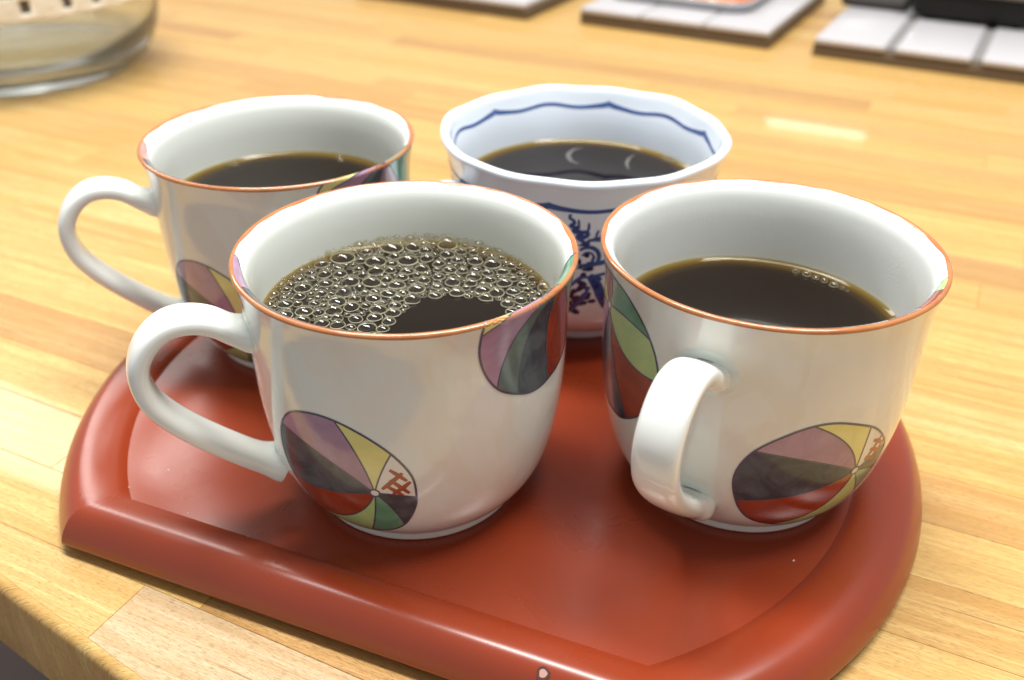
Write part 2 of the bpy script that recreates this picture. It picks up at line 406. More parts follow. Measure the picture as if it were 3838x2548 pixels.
# ------------------------------------------------------------------ mugs
OUT = [(28.6, 0), (29.2, .6), (29.1, 2.3), (29.5, 3.0), (31.6, 4.7), (34.8, 9.0), (37.2, 14), (39.0, 20), (40.5, 28), (41.5, 38), (41.9, 50), (42.1, 60), (42.5, 66), (43.2, 70), (43.85, 72.6)]
LIP = [(44.0, 73.1), (43.9, 73.6), (43.45, 73.88), (42.8, 73.75), (42.0, 73.25), (41.2, 72.4), (40.5, 71.2)]
INN = [(39.9, 69.3), (39.4, 66), (39.1, 62), (38.9, 55), (38.6, 45), (37.8, 34), (36.3, 24), (33, 14), (27, 8.5), (15, 6.5), (.2, 6)]
MP = catmull(OUT + LIP + INN, 6); NOUT = len(OUT) * 6 + 6
BOT = [(.2, 2.5), (20, 2.4), (24.2, 2.0), (25.6, .2), (27.0, -.0)]
ARC = [0.0]
for a, b in zip(MP, MP[1:]): ARC.append(ARC[-1] + math.hypot(b[0] - a[0], b[1] - a[1]))
def on_mug(th, a, off=.06):
    """point on the mug wall: azimuth th (rad), arc length a from the foot, lifted by off"""
    lo, hi = 0, len(ARC) - 2
    while lo < hi:
        m = (lo + hi + 1) // 2
        if ARC[m] <= a: lo = m
        else: hi = m - 1
    t = (a - ARC[lo]) / (ARC[lo + 1] - ARC[lo]); p, q = MP[lo], MP[lo + 1]
    r, z = p[0] + (q[0] - p[0]) * t, p[1] + (q[1] - p[1]) * t
    i0, i1 = max(lo - 1, 0), min(lo + 2, len(MP) - 1)
    dr, dz = MP[i1][0] - MP[i0][0], MP[i1][1] - MP[i0][1]; L = math.hypot(dr, dz) or 1
    r += dz / L * off; z -= dr / L * off
    return (r * math.cos(th), r * math.sin(th), z)
prof = BOT + MP; kin = len(BOT) + (len(OUT) + 3) * 6
V, F, MI = lathe(prof, 160, None, lambda j: 1 if j > kin else 0)
MUG_BODY = mesh('mug_body', V, F, MI); MUG_BODY_WET = None
lo_, hi_ = ARC[len(OUT) * 6 - 4], ARC[(len(OUT) + 3) * 6] + .3
print('lip arc', lo_, hi_, 'total', ARC[-1])
def band_mesh(a0, a1, n=9, off=.07, wob=.25):
    V = []; F = []; m = 160
    for i in range(m):
        th = 2 * math.pi * i / m; da = wob * (math.sin(5 * th + 1) + .6 * math.sin(11 * th) + .5 * math.sin(23 * th + 2)); di = .5 * math.sin(7 * th + 2) * wob
        for j in range(n):
            u = j / (n - 1); V.append(on_mug(th, a0 + di * (1 - u) + (a1 + da - a0) * u, off if 0 < j < n - 1 or n == 3 else -.05))
    for i in range(m):
        k = (i + 1) % m
        for j in range(n - 1): F.append((i * n + j, k * n + j, k * n + j + 1, i * n + j + 1))
    return mesh('rim_band', V, F)
RIM_BAND = band_mesh(lo_ - .2, hi_)
FOOT_LINE = band_mesh(ARC[3 * 6] - .25, ARC[3 * 6] + .3, 3, .06, .12); FOOT_LINE.name = 'foot_line'

def handle_mesh(path, width, thick, flare=.42, n=24):
    P = catmull(path, 7); m = len(P); V = []; F = []
    L = [0]
    for a, b in zip(P, P[1:]): L.append(L[-1] + math.hypot(b[0] - a[0], b[1] - a[1]))
    for i, (x, z) in enumerate(P):
        a, b = P[max(i - 1, 0)], P[min(i + 1, m - 1)]
        t = Vector((b[0] - a[0], b[1] - a[1])).normalized(); nr = Vector((-t.y, t.x))
        e = min(L[i], L[-1] - L[i]); s = 1 + flare * math.exp(-(e / 4.0) ** 2)
        mid = math.sin(math.pi * L[i] / L[-1])
        w2 = width / 2 * (1 + .5 * (s - 1)) * (1 + .04 * mid); t2 = thick / 2 * s * (1.08 - .12 * mid)
        for k in range(n):
            q = 2 * math.pi * k / n; c, d = math.cos(q), math.sin(q)
            pw = .72
            u = math.copysign(abs(c) ** pw, c) * t2; v = math.copysign(abs(d) ** pw, d) * w2
            V.append((x + nr.x * u, v, z + nr.y * u))
    for i in range(m - 1):
        for k in range(n): F.append((i * n + k, (i + 1) * n + k, (i + 1) * n + (k + 1) % n, i * n + (k + 1) % n))
    return mesh('handle', V, F)
HP = [(40.3, 57.0), (42.5, 57.4), (46, 59.2), (50.5, 62.4), (55.5, 64.0), (60.5, 63.6), (65, 60.6), (68.2, 55.6), (69.2, 50), (68.0, 43.8), (64.6, 38), (59.5, 32), (53.5, 26.2), (47.5, 21.0), (43, 17.6), (38.6, 15.0)]
HANDLE_ME = handle_mesh(HP, 10.8, 5.6)
# glaze pooling where the handle joins
def pool_mesh(a, rw, rh):
    V = []; F = []; n = 30
    for i in range(n):
        q = 2 * math.pi * i / n
        for k, off in ((.72, .5), (.9, .38), (1.12, -.03)):
            V.append(on_mug(rw * k * math.cos(q) / 41, a + rh * k * math.sin(q), off))
    for i in range(n):
        j = (i + 1) % n
        for k in (0, 1): F.append((3 * i + k, 3 * i + k + 1, 3 * j + k + 1, 3 * j + k))
    return V, F
POOL = mesh('glaze_pool', *pool_mesh(61.0, 7.4, 5.6)); POOL_LOW = mesh('glaze_pool', *pool_mesh(19.5, 7.2, 5.8))
GLAZEPOOL = glaze_mat('celadon_pool_glaze', (.66, .72, .675))

RS = 40.0
class Ball:
    """a hand painted ball: sectors round an off-centre hub, in (s, t) mm on the unrolled wall"""
    def __init__(b, th, a, outline): 
        b.th, b.a = R(th), a
        pts = catmull_closed(outline, 8); pol = sorted((math.atan2(y, x), math.hypot(x, y)) for x, y in pts)
        b.pol = [(p - 2 * math.pi, r) for p, r in pol[-3:]] + pol + [(p + 2 * math.pi, r) for p, r in pol[:3]]
    def rho(b, p):
        p = (p + math.pi) % (2 * math.pi) - math.pi
        for (p0, r0), (p1, r1) in zip(b.pol, b.pol[1:]):
            if p0 <= p <= p1: return r0 + (r1 - r0) * ((p - p0) / ((p1 - p0) or 1))
        return b.pol[0][1]
    def pt(b, s, t, off): return on_mug(b.th + s / RS, b.a + t, off)
    def edge(b, phi, bend, u):
        p = phi + bend * (1 - u) ** 1.2; r0 = 1.15
        return p, r0
    def st(b, phi, bend, u):
        p = phi + bend * (1 - u); rr = 1.1 + (b.rho(phi) - 1.1) * u
        # distance along the spoke, direction swings from hub to outline
        return rr * math.cos(p), rr * math.sin(p)
    def petal(b, p0, b0, p1, b1, off):
        V = []; F = []; nu, nw = 22, 16
        for i in range(nu + 1):
            u = i / nu
            for j in range(nw + 1):
                wv = j / nw; phi = p0 + (p1 - p0) * wv; bend = b0 + (b1 - b0) * wv
                s, t = b.st(phi, bend, u); V.append(b.pt(s, t, off))
        for i in range(nu):
            for j in range(nw):
                k = i * (nw + 1) + j; F.append((k, k + nw + 1, k + nw + 2, k + 1))
        return V, F
    def strip(b, pts, width, off, taper=False, sub=6):
        V = []; F = []; pts = catmull(pts, sub) if len(pts) > 2 and sub > 1 else pts; m = len(pts)
        if len(pts) == 2: pts = [tuple(p + (q - p) * i / 6 for p, q in zip(*pts)) for i in range(7)]; m = 7
        for i in range(m):
            a, c = pts[max(i - 1, 0)], pts[min(i + 1, m - 1)]
            d = Vector((c[0] - a[0], c[1] - a[1])); d = d.normalized() if d.length else Vector((1, 0))
            ww = width / 2 * (1 if not taper else .55 + .75 * math.sin(math.pi * (.12 + .76 * i / (m - 1))))
            V += [b.pt(pts[i][0] - d.y * ww, pts[i][1] + d.x * ww, off), b.pt(pts[i][0] + d.y * ww, pts[i][1] - d.x * ww, off)]
        for i in range(m - 1): F.append((2 * i, 2 * i + 1, 2 * i + 3, 2 * i + 2))
        return V, F
def merge(parts):
    V = []; F = []
    for v, f in parts:
        k = len(V); V += v; F += [tuple(i + k for i in q) for q in f]
    return V, F
def paint_ball(mug, th, a, outline, spokes, colours, hash_at=None):
    b = Ball(th, a, outline); n = len(spokes); strips = []
    for i in range(n):
        p1, b1 = spokes[i]; strips.append(b.strip([b.st(R(p1), R(b1), u / 12) for u in range(13)], .42, .14, sub=1))
    ring = [b.rho(2 * math.pi * i / 120) for i in range(121)]
    strips.append(b.strip([(r * math.cos(2 * math.pi * i / 120), r * math.sin(2 * math.pi * i / 120)) for i, r in enumerate(ring)], .55, .15, sub=1))
    strips.append(b.strip([(1.25 * math.cos(2 * math.pi * i / 20), 1.25 * math.sin(2 * math.pi * i / 20)) for i in range(21)], .5, .16, sub=1))
    V, F = merge(strips)
    root = link('painted_ball', mesh('painted_ball', V, F), INK, mug)
    for i in range(n):
        p0, b0 = spokes[i]; p1, b1 = spokes[(i + 1) % n]
        while p1 > p0: p1 -= 360
        V, F = b.petal(R(p0), R(b0), R(p1), R(b1), .08)
        link('petal', mesh('petal', V, F), colours[i], root)
    V = [b.pt(1.2 * math.cos(2 * math.pi * i / 18), 1.5 * math.sin(2 * math.pi * i / 18), .12) for i in range(18)]
    link('hub', mesh('hub', V, [tuple(range(18))]), WHITE, root)
    if hash_at:
        V, F = merge([b.strip(s, .95, .13, True) for s in hash_at]); link('brush_mark', mesh('brush_mark', V, F), HASH, root)
    return root
def lip_patch(mug, th, half, depth, pieces, a0=None):
    """the painted patch that folds over the lip to the inside"""
    a0 = hi_ - .5 if a0 is None else a0; root = None
    def dep(s): return depth * math.sqrt(max(0, 1 - (s / half) ** 2))
    def grid(s0, s1, pad, off):
        V = []; F = []; m = max(4, int(abs(s1 - s0) / 1.0)); n = 5
        for i in range(m + 1):
            s = s0 + (s1 - s0) * i / m
            for j in range(n + 1): V.append(on_mug(R(th) + s / RS, a0 + (dep(s) + pad) * j / n, off))
        for i in range(m):
            for j in range(n): k = i * (n + 1) + j; F.append((k, k + 1, k + n + 2, k + n + 1))
        return V, F
    V, F = grid(-half, half, .35, .09); root = link('painted_ball', mesh('painted_ball', V, F), INK, mug)
    for (s0, s1, mat) in pieces:
        V, F = grid(s0 * half, s1 * half, 0, .13); link('petal', mesh('petal', V, F), mat, root)
    return root

HASHMARK = [[(2.0, 1.7), (4.4, 4.3), (7.2, 7.6)], [(4.6, .2), (7.0, 2.4), (9.0, 4.6)], [(4.3, 8.6), (6.2, 6.9), (8.2, 4.9)], [(4.2, 5.2), (6.4, 2.9), (8.6, .5)], [(2.9, 3.2), (5.1, 1.4), (7.0, -.3)]]
HASHMARK_B = [[(2.3, 2.4), (4.0, 5.2), (6.2, 9.2)], [(4.6, 1.7), (6.6, 4.0), (8.6, 7.2)], [(3.2, 9.0), (5.4, 7.8), (7.6, 6.0)], [(3.0, 6.2), (5.4, 4.8), (7.6, 3.2)], [(2.2, 3.7), (4.2, 2.6), (6.0, 1.6)]]
OUT1 = [(10.2, .4), (9.2, 7), (4.9, 13.8), (-1.4, 19), (-8.5, 21.9), (-15.5, 21.6), (-22, 18.4), (-26.6, 11.5), (-28.6, 3), (-28.2, -6), (-25, -13.5), (-20.5, -18.6), (-13, -21), (-5.9, -20.6), (1.4, -17.7), (6.4, -13.3), (9.6, -5.7)]
SP1 = [(152, -18), (110, -12), (70, 6), (-6, 8), (-64, 14), (-103, 10), (-143, 34), (-168, 3)]
C1 = [PURPLE, YELLOW, WHITE, BLACK2, GREEN, LIME, REDP, BLACK]
OUT1B = [(10.5, .5), (10, 4.5), (5, 10.8), (-.5, 15), (-9.5, 18.6), (-16.3, 18.6), (-23, 15.4), (-28.9, 10.2), (-32, 3.2), (-32, -3.5), (-29.2, -12), (-24.2, -17.4), (-15, -20.5), (-6, -19), (2, -15.5), (8, -8)]
SP1B = [(160, -14), (131, -24), (89, 2), (26, 8), (-22, 4), (-62, 0), (-134, 36), (-166, 5)]
OUT2 = [(8, 10), (14, 6.8), (18.6, 2), (22, -4.3), (22.7, -11), (19, -21.6), (13, -27.6), (6.5, -30.6), (-3, -30), (-12, -24), (-17, -14), (-17, -2), (-11, 6), (-2, 10.4)]
SP2 = [(75, -10), (2, 20), (-24, -34), (-66, -8), (-110, 0), (-170, 0), (130, 0)]
C2 = [GREEN, LIME, REDP, BLACK, PURPLE, YELLOW, MAROON]
OUT3 = [(-21, -2.5), (-22.4, -8.7), (-22, -14.7), (-19.8, -20.5), (-16.2, -25), (-9.4, -28.8), (-4.4, -30), (.4, -29.7), (9, -28.2), (16, -24), (20, -16), (20, -6), (14, .8), (5, 2.2), (-5, 2.2), (-14, .9)]
SP3 = [(160, 10), (80, 0), (0, 0), (-50, 0), (-90, -14), (-112, -28), (-127, -32), (-163, -16)]
MUGDEF = [
  dict(at=(-27.25, 219.11), h=-158, label='white orange-rimmed mug of bubbly coffee at the front left of the red tray', wet=False),
  dict(at=(66.90, 223.23), h=-120.5, label='white mug with its handle turned to the viewer, at the right of the tray', wet=True),
  dict(at=(-76.92, 299.25), h=-158, label='white orange-rimmed mug standing behind the front left mug, handle over the bare counter', wet=False)]
MUG_WET = MUG_BODY.copy(); MUGS = []
for k, d in enumerate(MUGDEF):
    t = thing('coffee_mug', d['label'], 'mug', (*d['at'], 0), 0, 'white mugs with painted balls and orange rims')
    b = link('body', MUG_BODY if not d['wet'] else MUG_WET, [], t)
    if k == 0: MUG_BODY.materials.append(LUSTRE); MUG_BODY.materials.append(INNER)
    if k == 1: MUG_WET.materials.append(LUSTRE); MUG_WET.materials.append(INNER_WET)
    for nm, me, mt in (('handle', HANDLE_ME, HANDLE), ('rim_band', RIM_BAND, BAND), ('foot_line', FOOT_LINE, FOOTLINE), ('glaze_pool', POOL, GLAZEPOOL), ('glaze_pool', POOL_LOW, GLAZEPOOL)):
        o = bpy.data.objects.new(nm, me); COL.objects.link(o); o.parent = t
        if not me.materials: me.materials.append(mt); me.polygons.foreach_set('use_smooth', [True] * len(me.polygons))
        if nm in ('handle', 'glaze_pool'): o.rotation_euler = (0, 0, R(d['h']))
    MUGS.append(t)
A, B, Cm = MUGS
paint_ball(A, -98.8, 29.4, OUT1, SP1, C1, HASHMARK)
paint_ball(A, -30, 81, OUT3, SP3, [WHITE, LIME, GREEN, REDP, BLACK, TEAL, PURPLE, YELLOW])
lip_patch(A, -134, 27, 3.2, [(-.98, -.38, PURPLE), (-.36, .30, BLACK), (.32, .98, PINK)])
paint_ball(B, -59.7, 30.8, OUT1B, SP1B, C1, HASHMARK_B)
paint_ball(B, -170, 62.8, OUT2, SP2, C2)
lip_patch(B, -62, 26, 3.2, [(-.98, -.55, PINK), (-.53, -.1, WHITE), (-.08, .3, MAROON), (.32, .72, REDP), (.74, .98, LIME)])
paint_ball(Cm, -103.5, 27.4, OUT1, SP1, C1, HASHMARK)
paint_ball(Cm, -32, 79, OUT3, SP3, [WHITE, LIME, GREEN, MAROON, BLACK, TEAL, PURPLE, YELLOW])
lip_patch(Cm, -134, 27, 3, [(-.98, -.45, PINK), (-.43, .1, BLACK), (.12, .98, PINK)])

# ------------------------------------------------------------------ blue and white cup
cup = thing('porcelain_cup', 'scalloped blue and white porcelain cup at the back of the tray', 'cup', (24.2, 319.0, 0))
DOUT = [(23.2, 0), (24.2, .6), (24.4, 3.4), (26, 5), (34.5, 9.5), (40.8, 17), (44.2, 28), (45.6, 42), (46.6, 55), (47.6, 62), (49.2, 67.5)]
DLIP = [(49.95, 69.0), (49.9, 70.2), (49.0, 71.0), (47.7, 70.8), (46.9, 69.6)]
DIN = [(45.9, 66), (44.6, 61), (43.6, 54), (42.6, 42), (41, 29), (37, 19), (29, 11), (15, 7.5), (.2, 7)]
DP = catmull(DOUT + DLIP + DIN, 5); DARC = [0.0]
for a, b in zip(DP, DP[1:]): DARC.append(DARC[-1] + math.hypot(b[0] - a[0], b[1] - a[1]))
T0 = R(74)
def scal(z, th):
    """six bracket shaped lobes along the rim, dying out downwards"""
    k = min(max((z - 50) / 19, 0), 1) ** 1.5; q = 6 * (th - T0)
    return 1 + k * (-.0085 * math.cos(q) + .0022 * math.cos(2 * q))
def on_cup(th, a, off=.06):
    i = max(k for k in range(len(DARC) - 1) if DARC[k] <= a or k == 0); t = (a - DARC[i]) / (DARC[i + 1] - DARC[i])
    p, q = DP[i], DP[i + 1]; r, z = p[0] + (q[0] - p[0]) * t, p[1] + (q[1] - p[1]) * t
    dr, dz = q[0] - p[0], q[1] - p[1]; L = math.hypot(dr, dz)
    s = scal(z, th); r = r * s + dz / L * off; z = z - dr / L * off + wave(z, th)
    return (r * math.cos(th), r * math.sin(th), z)
def wave(z, th):
    k = min(max((z - 55) / 14, 0), 1); q = 6 * (th - T0); return k * (.22 * math.cos(2 * q) - .15 * math.cos(q))
V, F, MI = lathe([(.2, 2.2), (19, 2), (22, .1)] + DP, 180, lambda r, z, a, j: (r * scal(z, a), z + wave(z, a)))
link('body', mesh('body', V, F), PORC, cup)
def arc_of(z, inner=False):
    ks = [k for k in range(len(DP) - 1)]
    top = max(range(len(DP)), key=lambda k: DP[k][1])
    rng = range(top, len(DP) - 1) if inner else range(0, top)
    return DARC[min(rng, key=lambda k: abs(DP[k][1] - z))]
def cup_line(a0, amp, wdt):
    V = []; F = []; m = 360
    for i in range(m):
        th = 2 * math.pi * i / m; q = (6 * (th - T0) / (2 * math.pi)) % 1.0
        u = abs(q - .5) * 2                       # 1 at the cusps
        wv = amp * (.75 * u ** 10 + .26 * math.cos(4 * math.pi * q) * (1 - u ** 4))
        ww = wdt * (.75 + .55 * u ** 4)
        V += [on_cup(th, a0 + wv - ww / 2, .09), on_cup(th, a0 + wv + ww / 2, .09)]
    for i in range(m):
        k = (i + 1) % m; F.append((2 * i, 2 * k, 2 * k + 1, 2 * i + 1))
    return mesh('blue_line', V, F)
link('blue_line', cup_line(arc_of(60.6), 1.3, 1.9), COBALT, cup)
link('blue_line', cup_line(arc_of(64.0, True), -1.7, 1.7), COBALT, cup)
# painted flowers: strokes and leaves in (s, t) mm about azimuth -90.5, height arc 50
class Cup2D:
    th = R(-90.5); a = arc_of(43.3)
    def pt(b, s, t, off): return on_cup(b.th + s / 45.5, b.a + t, off)
CP = Cup2D(); CP.strip = Ball.strip.__get__(CP)
def z2(x, y): return ((x - 313) / 36.0, (700 - y) / 31.5)
def stroke(pts, wdt): return CP.strip([z2(*p) for p in pts], wdt * 1.55, .08, True)
def leaf(x, y, rx, ry, rot=0):
    V = []; n = 16; cx, cy = z2(x, y)
    for i in range(n):
        a = 2 * math.pi * i / n; px, py = 1.18 * rx * math.cos(a) / 36, 1.18 * ry * math.sin(a) * (.7 + .3 * math.cos(a)) / 32; c, s_ = math.cos(rot), math.sin(rot)
        V.append(CP.pt(cx + px * c - py * s_, cy + px * s_ + py * c, .07))
    return V, [tuple(range(n))]
squig = [(105, 150), (100, 195), (135, 215), (150, 250), (112, 282), (150, 300), (195, 296), (150, 330), (165, 350), (215, 345), (235, 372), (195, 400), (215, 425), (280, 400), (305, 375), (290, 350), (250, 352), (222, 380), (230, 440), (300, 470), (330, 440), (400, 438), (450, 445)]
parts = [stroke(squig, .75), stroke([(310, 240), (312, 300), (300, 345)], .45), stroke([(425, 325), (408, 365), (395, 410)], .45), stroke([(195, 205), (200, 255), (205, 300)], .4), stroke([(500, 290), (470, 360), (440, 425)], .4),
         stroke([(225, 560), (270, 530), (340, 520), (410, 550), (447, 610), (440, 680), (410, 720)], .75), stroke([(250, 620), (300, 580), (360, 590), (390, 640), (370, 690), (310, 700)], .4),
         stroke([(215, 740), (300, 735), (400, 715), (520, 690), (640, 640)], .9), stroke([(350, 850), (420, 930), (490, 1060), (540, 1210)], 1.8), stroke([(370, 860), (450, 850), (540, 830), (650, 800)], .6),
         stroke([(120, 1000), (190, 930), (260, 880), (330, 870)], .7), stroke([(140, 1330), (220, 1230), (300, 1120), (350, 1000)], .8), stroke([(-100, 700), (0, 640), (100, 620), (200, 640)], .8), stroke([(640, 420), (560, 470), (520, 560)], .6)]
link('flower_stroke', mesh('flower_stroke', *merge(parts)), COBALT, cup)
lv = [leaf(255, 945, 70, 40, -.5), leaf(170, 1060, 44, 40, .8), leaf(300, 1200, 40, 34, -.3), leaf(270, 490, 60, 22, .2), leaf(430, 960, 60, 34, -1.0), leaf(400, 428, 52, 30, .1), leaf(300, 612, 34, 34), leaf(470, 1080, 95, 44, -1.1), leaf(310, 1120, 62, 62, .6), leaf(215, 1170, 55, 80, .3), leaf(240, 1020, 60, 40, .8), leaf(150, 1300, 55, 60, .2), leaf(215, 1340, 40, 46, .5),
      leaf(140, 1110, 40, 55, 0), leaf(395, 1180, 50, 34, .2), leaf(330, 1010, 36, 30, 0), leaf(560, 1240, 60, 40, -.7), leaf(640, 900, 80, 50, .4), leaf(60, 900, 70, 50, .3), leaf(-20, 1150, 80, 60, .6), leaf(290, 760, 90, 24, .1), leaf(470, 715, 80, 22, .3), leaf(270, 860, 46, 34, .9), leaf(180, 1240, 34, 40, .2), leaf(350, 1090, 30, 44, -.4), leaf(260, 1220, 36, 34, .4), leaf(430, 880, 70, 26, -.3), leaf(330, 780, 60, 30, .2), leaf(120, 1210, 36, 42, .1), leaf(380, 660, 40, 20, 1.1), leaf(215, 690, 30, 40, .2)]
link('flower_leaf', mesh('flower_leaf', *merge(lv)), COBALT_DARK, cup)
# the same spray again round the rest of the cup
for dth in (72, 144, 216, 288):
    for nm, pr, mt in (('flower_stroke', parts, COBALT), ('flower_leaf', lv, COBALT_DARK)):
        src = [o for o in cup.children if o.name.split('.')[0] == nm][0]
        o = src.copy(); COL.objects.link(o); o.parent = cup; o.rotation_euler = (0, 0, R(dth))
ch = link('handle', handle_mesh([(44.5, 53.5), (47, 55.4), (50, 57.2), (54, 57.6), (58.5, 56), (62, 51), (63, 44), (62, 38), (56, 30), (49.5, 25), (42, 22)], 9.5, 6.0), PORC, cup)
ch.rotation_euler = (0, 0, R(-151))

# ------------------------------------------------------------------ coffee
def bowl_r(z):                                     # inner radius of a mug
    pr = [q for q in MP[kin - len(BOT):]]
    return min(pr, key=lambda q: abs(q[1] - z))[0]
def coffee_mesh(r, z, thin=8.5):
    """liquid disc with a raised meniscus; 'edge' runs to 1 where the liquid thins out against the wall"""
    rings = [0, .2, .4, .55, .68, .78, .85, .90, .93, .955, .975, .99, 1.0]
    V = []; F = []; E = []; n = 96
    for j, k in enumerate(rings):
        for i in range(n):
            a = 2 * math.pi * i / n; rr = r * k; m = (max(0, rr - (r - 2.4)) / 2.4) ** 2.4 * 1.1
            V.append((rr * math.cos(a), rr * math.sin(a), z + m)); E.append(max(0, 1 - (r - rr) / thin))
    for j in range(len(rings) - 1):
        for i in range(n): F.append((j * n + i, (j + 1) * n + i, (j + 1) * n + (i + 1) % n, j * n + (i + 1) % n))
    me = mesh('coffee', V, F); at = me.attributes.new('edge', 'FLOAT', 'POINT'); at.data.foreach_set('value', E); return me
ZA, ZB, ZCf, ZD = 55.9, 49.6, 53.2, 50.3
def coffee(at, r, z, label, thin=8.5):
    o = link('coffee', coffee_mesh(r, z, thin), COFFEE); o.location = (at[0] * S, at[1] * S, 0)
    return tag(o, label, 'coffee', 'black coffee in the four cups')
cA = coffee(MUGDEF[0]['at'], 38.98, ZA, 'foaming black coffee covered with bubbles in the front left mug', 7)
cB = coffee(MUGDEF[1]['at'], 38.85, ZB, 'still black coffee with a short row of bubbles, in the right mug')
cC = coffee(MUGDEF[2]['at'], 38.95, ZCf, 'black coffee in the white mug standing behind the foaming one')
cD = coffee((24.2, 319.0), 43.2, ZD, 'black coffee in the scalloped blue and white cup')

def bubble_mesh(seg=20, rings=8):
    V = []; F = []; MI = []
    for j in range(rings + 1):
        e = -.18 + (math.pi / 2 + .18 - .06) * j / rings
        for i in range(seg):
            a = 2 * math.pi * i / seg; V.append((math.cos(e) * math.cos(a), math.cos(e) * math.sin(a), math.sin(e) * .92))
    for j in range(rings):
        for i in range(seg): F.append((j * seg + i, j * seg + (i + 1) % seg, (j + 1) * seg + (i + 1) % seg, (j + 1) * seg + i)); MI.append(0)
    F.append(tuple(rings * seg + i for i in range(seg))); MI.append(0)
    b = len(V); t = .042
    for i in range(seg):                            # ring of liquid drawn up round the foot of the bubble
        a = 2 * math.pi * i / seg
        for k in range(5):
            q = 2 * math.pi * k / 5; rr = 1.0 + t * math.cos(q); V.append((rr * math.cos(a), rr * math.sin(a), -.02 + t * 1.3 * math.sin(q)))
    for i in range(seg):
        for k in range(5): F.append((b + i * 5 + k, b + ((i + 1) % seg) * 5 + k, b + ((i + 1) % seg) * 5 + (k + 1) % 5, b + i * 5 + (k + 1) % 5)); MI.append(1)
    return V, F, MI
BV, BF, BMI = bubble_mesh()
BUB = mesh('bubble', BV, BF, BMI); BUB.materials.append(FILM); BUB.materials.append(EDGE)
BUB.polygons.foreach_set('use_smooth', [True] * len(BUB.polygons))
def add_bubble(parent, x, y, z, r, squash=1.0):
    o = bpy.data.objects.new('bubble', BUB); COL.objects.link(o); o.parent = parent
    o.location = (x * S, y * S, z * S); o.scale = (r * random.uniform(.97, 1.1), r * random.uniform(.93, 1.03), r * squash); o.rotation_euler = (random.gauss(0, .035), random.gauss(0, .035), random.uniform(0, 6))
    return o
def clearing(x, y):
    """the open pool in the foam, towards the front right"""
    x0, y0 = x - 12.5, y + 10.5
    c, s_ = math.cos(-.12), math.sin(-.12); u, v = x0 * c - y0 * s_, x0 * s_ + y0 * c
    return (u / 16) ** 2 + (v / 16.8) ** 2 - 1 + .10 * math.sin(5 * math.atan2(v, u) + 1)
bub = []
def try_add(x, y, r, k=.97):
    if math.hypot(x, y) + r * .62 > 39.2 or clearing(x, y) < r * .05: return False
    for (a, b, q) in bub:
        if (a - x) ** 2 + (b - y) ** 2 < (k * (q + r)) ** 2: return False
    bub.append((x, y, r)); return True
for x, y, r in ((-8.4, 33.0, 3.3), (-21.9, 27.0, 3.4), (-27.4, 23.2, 2.1), (7.9, 34.4, 2.9), (-12.2, 25.0, 2.9), (-3.0, 26.0, 3.0), (-30.2, 9.9, 2.4), (-21.4, 18.2, 1.9), (-16.6, 20.9, 1.6), (-10.2, 4.6, 2.1), (-33.2, .9, 1.9),
                (-15.4, -.3, 2.1), (16.3, 17.3, 2.1), (25.0, 13.9, 2.2), (24.5, 20.2, 1.7), (1.8, 31.6, 2.0), (-7.4, 20.4, 1.8), (-2.6, 20.2, 1.9), (6.5, 17.3, 1.9), (20.8, 15.6, 1.8), (27.5, 9.2, 2.0), (29.5, 4.2, 1.7), (-24.5, 12.8, 2.0), (-13.4, -6.5, 1.9), (-17.5, -9.8, 1.8), (-25.5, 1.5, 1.6)):
    try_add(x, y, r)
for (lo, hi, nt) in ((1.95, 2.4, 260), (1.55, 1.95, 1500), (1.2, 1.55, 2600), (.85, 1.2, 3000), (.55, .85, 2600), (.36, .55, 1200), (.24, .42, -2600)):
    for _ in range(abs(nt)):
        a = random.uniform(0, 2 * math.pi); q = 38.8 * math.sqrt(random.random()) if nt > 0 else random.uniform(32, 39); r = random.uniform(lo, hi)
        if q > 34 and r > 1.25: r *= .75
        try_add(q * math.cos(a), q * math.sin(a), r)
bub.sort(key=lambda b: -b[2]); print('bubbles', len(bub))
def pile(x, y): return 1.9 * min(max((y - 17) / 21, 0), 1) ** 1.3     # froth heaped up against the far wall
def men(q): return (max(0, q - (38.98 - 2.4)) / 2.4) ** 2.4 * 1.1
for x, y, r in bub[:290]:
    add_bubble(cA, x, y, ZA + men(math.hypot(x, y)) + .05 + pile(x, y) + random.uniform(0, .12), r, random.uniform(.62, 1.0))
V = []; F = []; MI = []
for x, y, r in bub[290:]:
    k = len(V); z = ZA + men(math.hypot(x, y)) + .05 + pile(x, y); sq = random.uniform(.8, 1.0)
    V += [(x + a * r, y + b * r, z + c * r * sq) for a, b, c in BV]; F += [tuple(i + k for i in f) for f in BF]; MI += BMI
fo = link('fine_foam', mesh('fine_foam', V, F, MI), [FILM, EDGE], cA); fo['kind'] = 'stuff'
# reflections painted as pale strips on the porcelain cup's coffee
REFLECTION = NT('painted_reflection'); REFLECTION.set(Base_Color=(.55, .53, .50, 1), Roughness=.3, Alpha=.17); REFLECTION = REFLECTION.m
def reflection_strip(parent, pts, wdt, z):
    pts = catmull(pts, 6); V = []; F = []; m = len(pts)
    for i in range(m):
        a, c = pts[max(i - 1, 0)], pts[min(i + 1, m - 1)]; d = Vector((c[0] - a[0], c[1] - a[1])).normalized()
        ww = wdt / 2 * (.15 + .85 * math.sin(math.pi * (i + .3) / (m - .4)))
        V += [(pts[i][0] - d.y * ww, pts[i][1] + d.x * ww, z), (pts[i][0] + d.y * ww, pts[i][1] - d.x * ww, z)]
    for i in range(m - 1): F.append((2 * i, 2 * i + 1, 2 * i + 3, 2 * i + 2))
    link('painted_reflection', mesh('painted_reflection', V, F), REFLECTION, parent)
reflection_strip(cD, [(2.4, 36.7), (-1.4, 33.5), (-3.3, 28.4), (-2.7, 22.6), (.3, 19.2)], 2.0, ZD + .06)
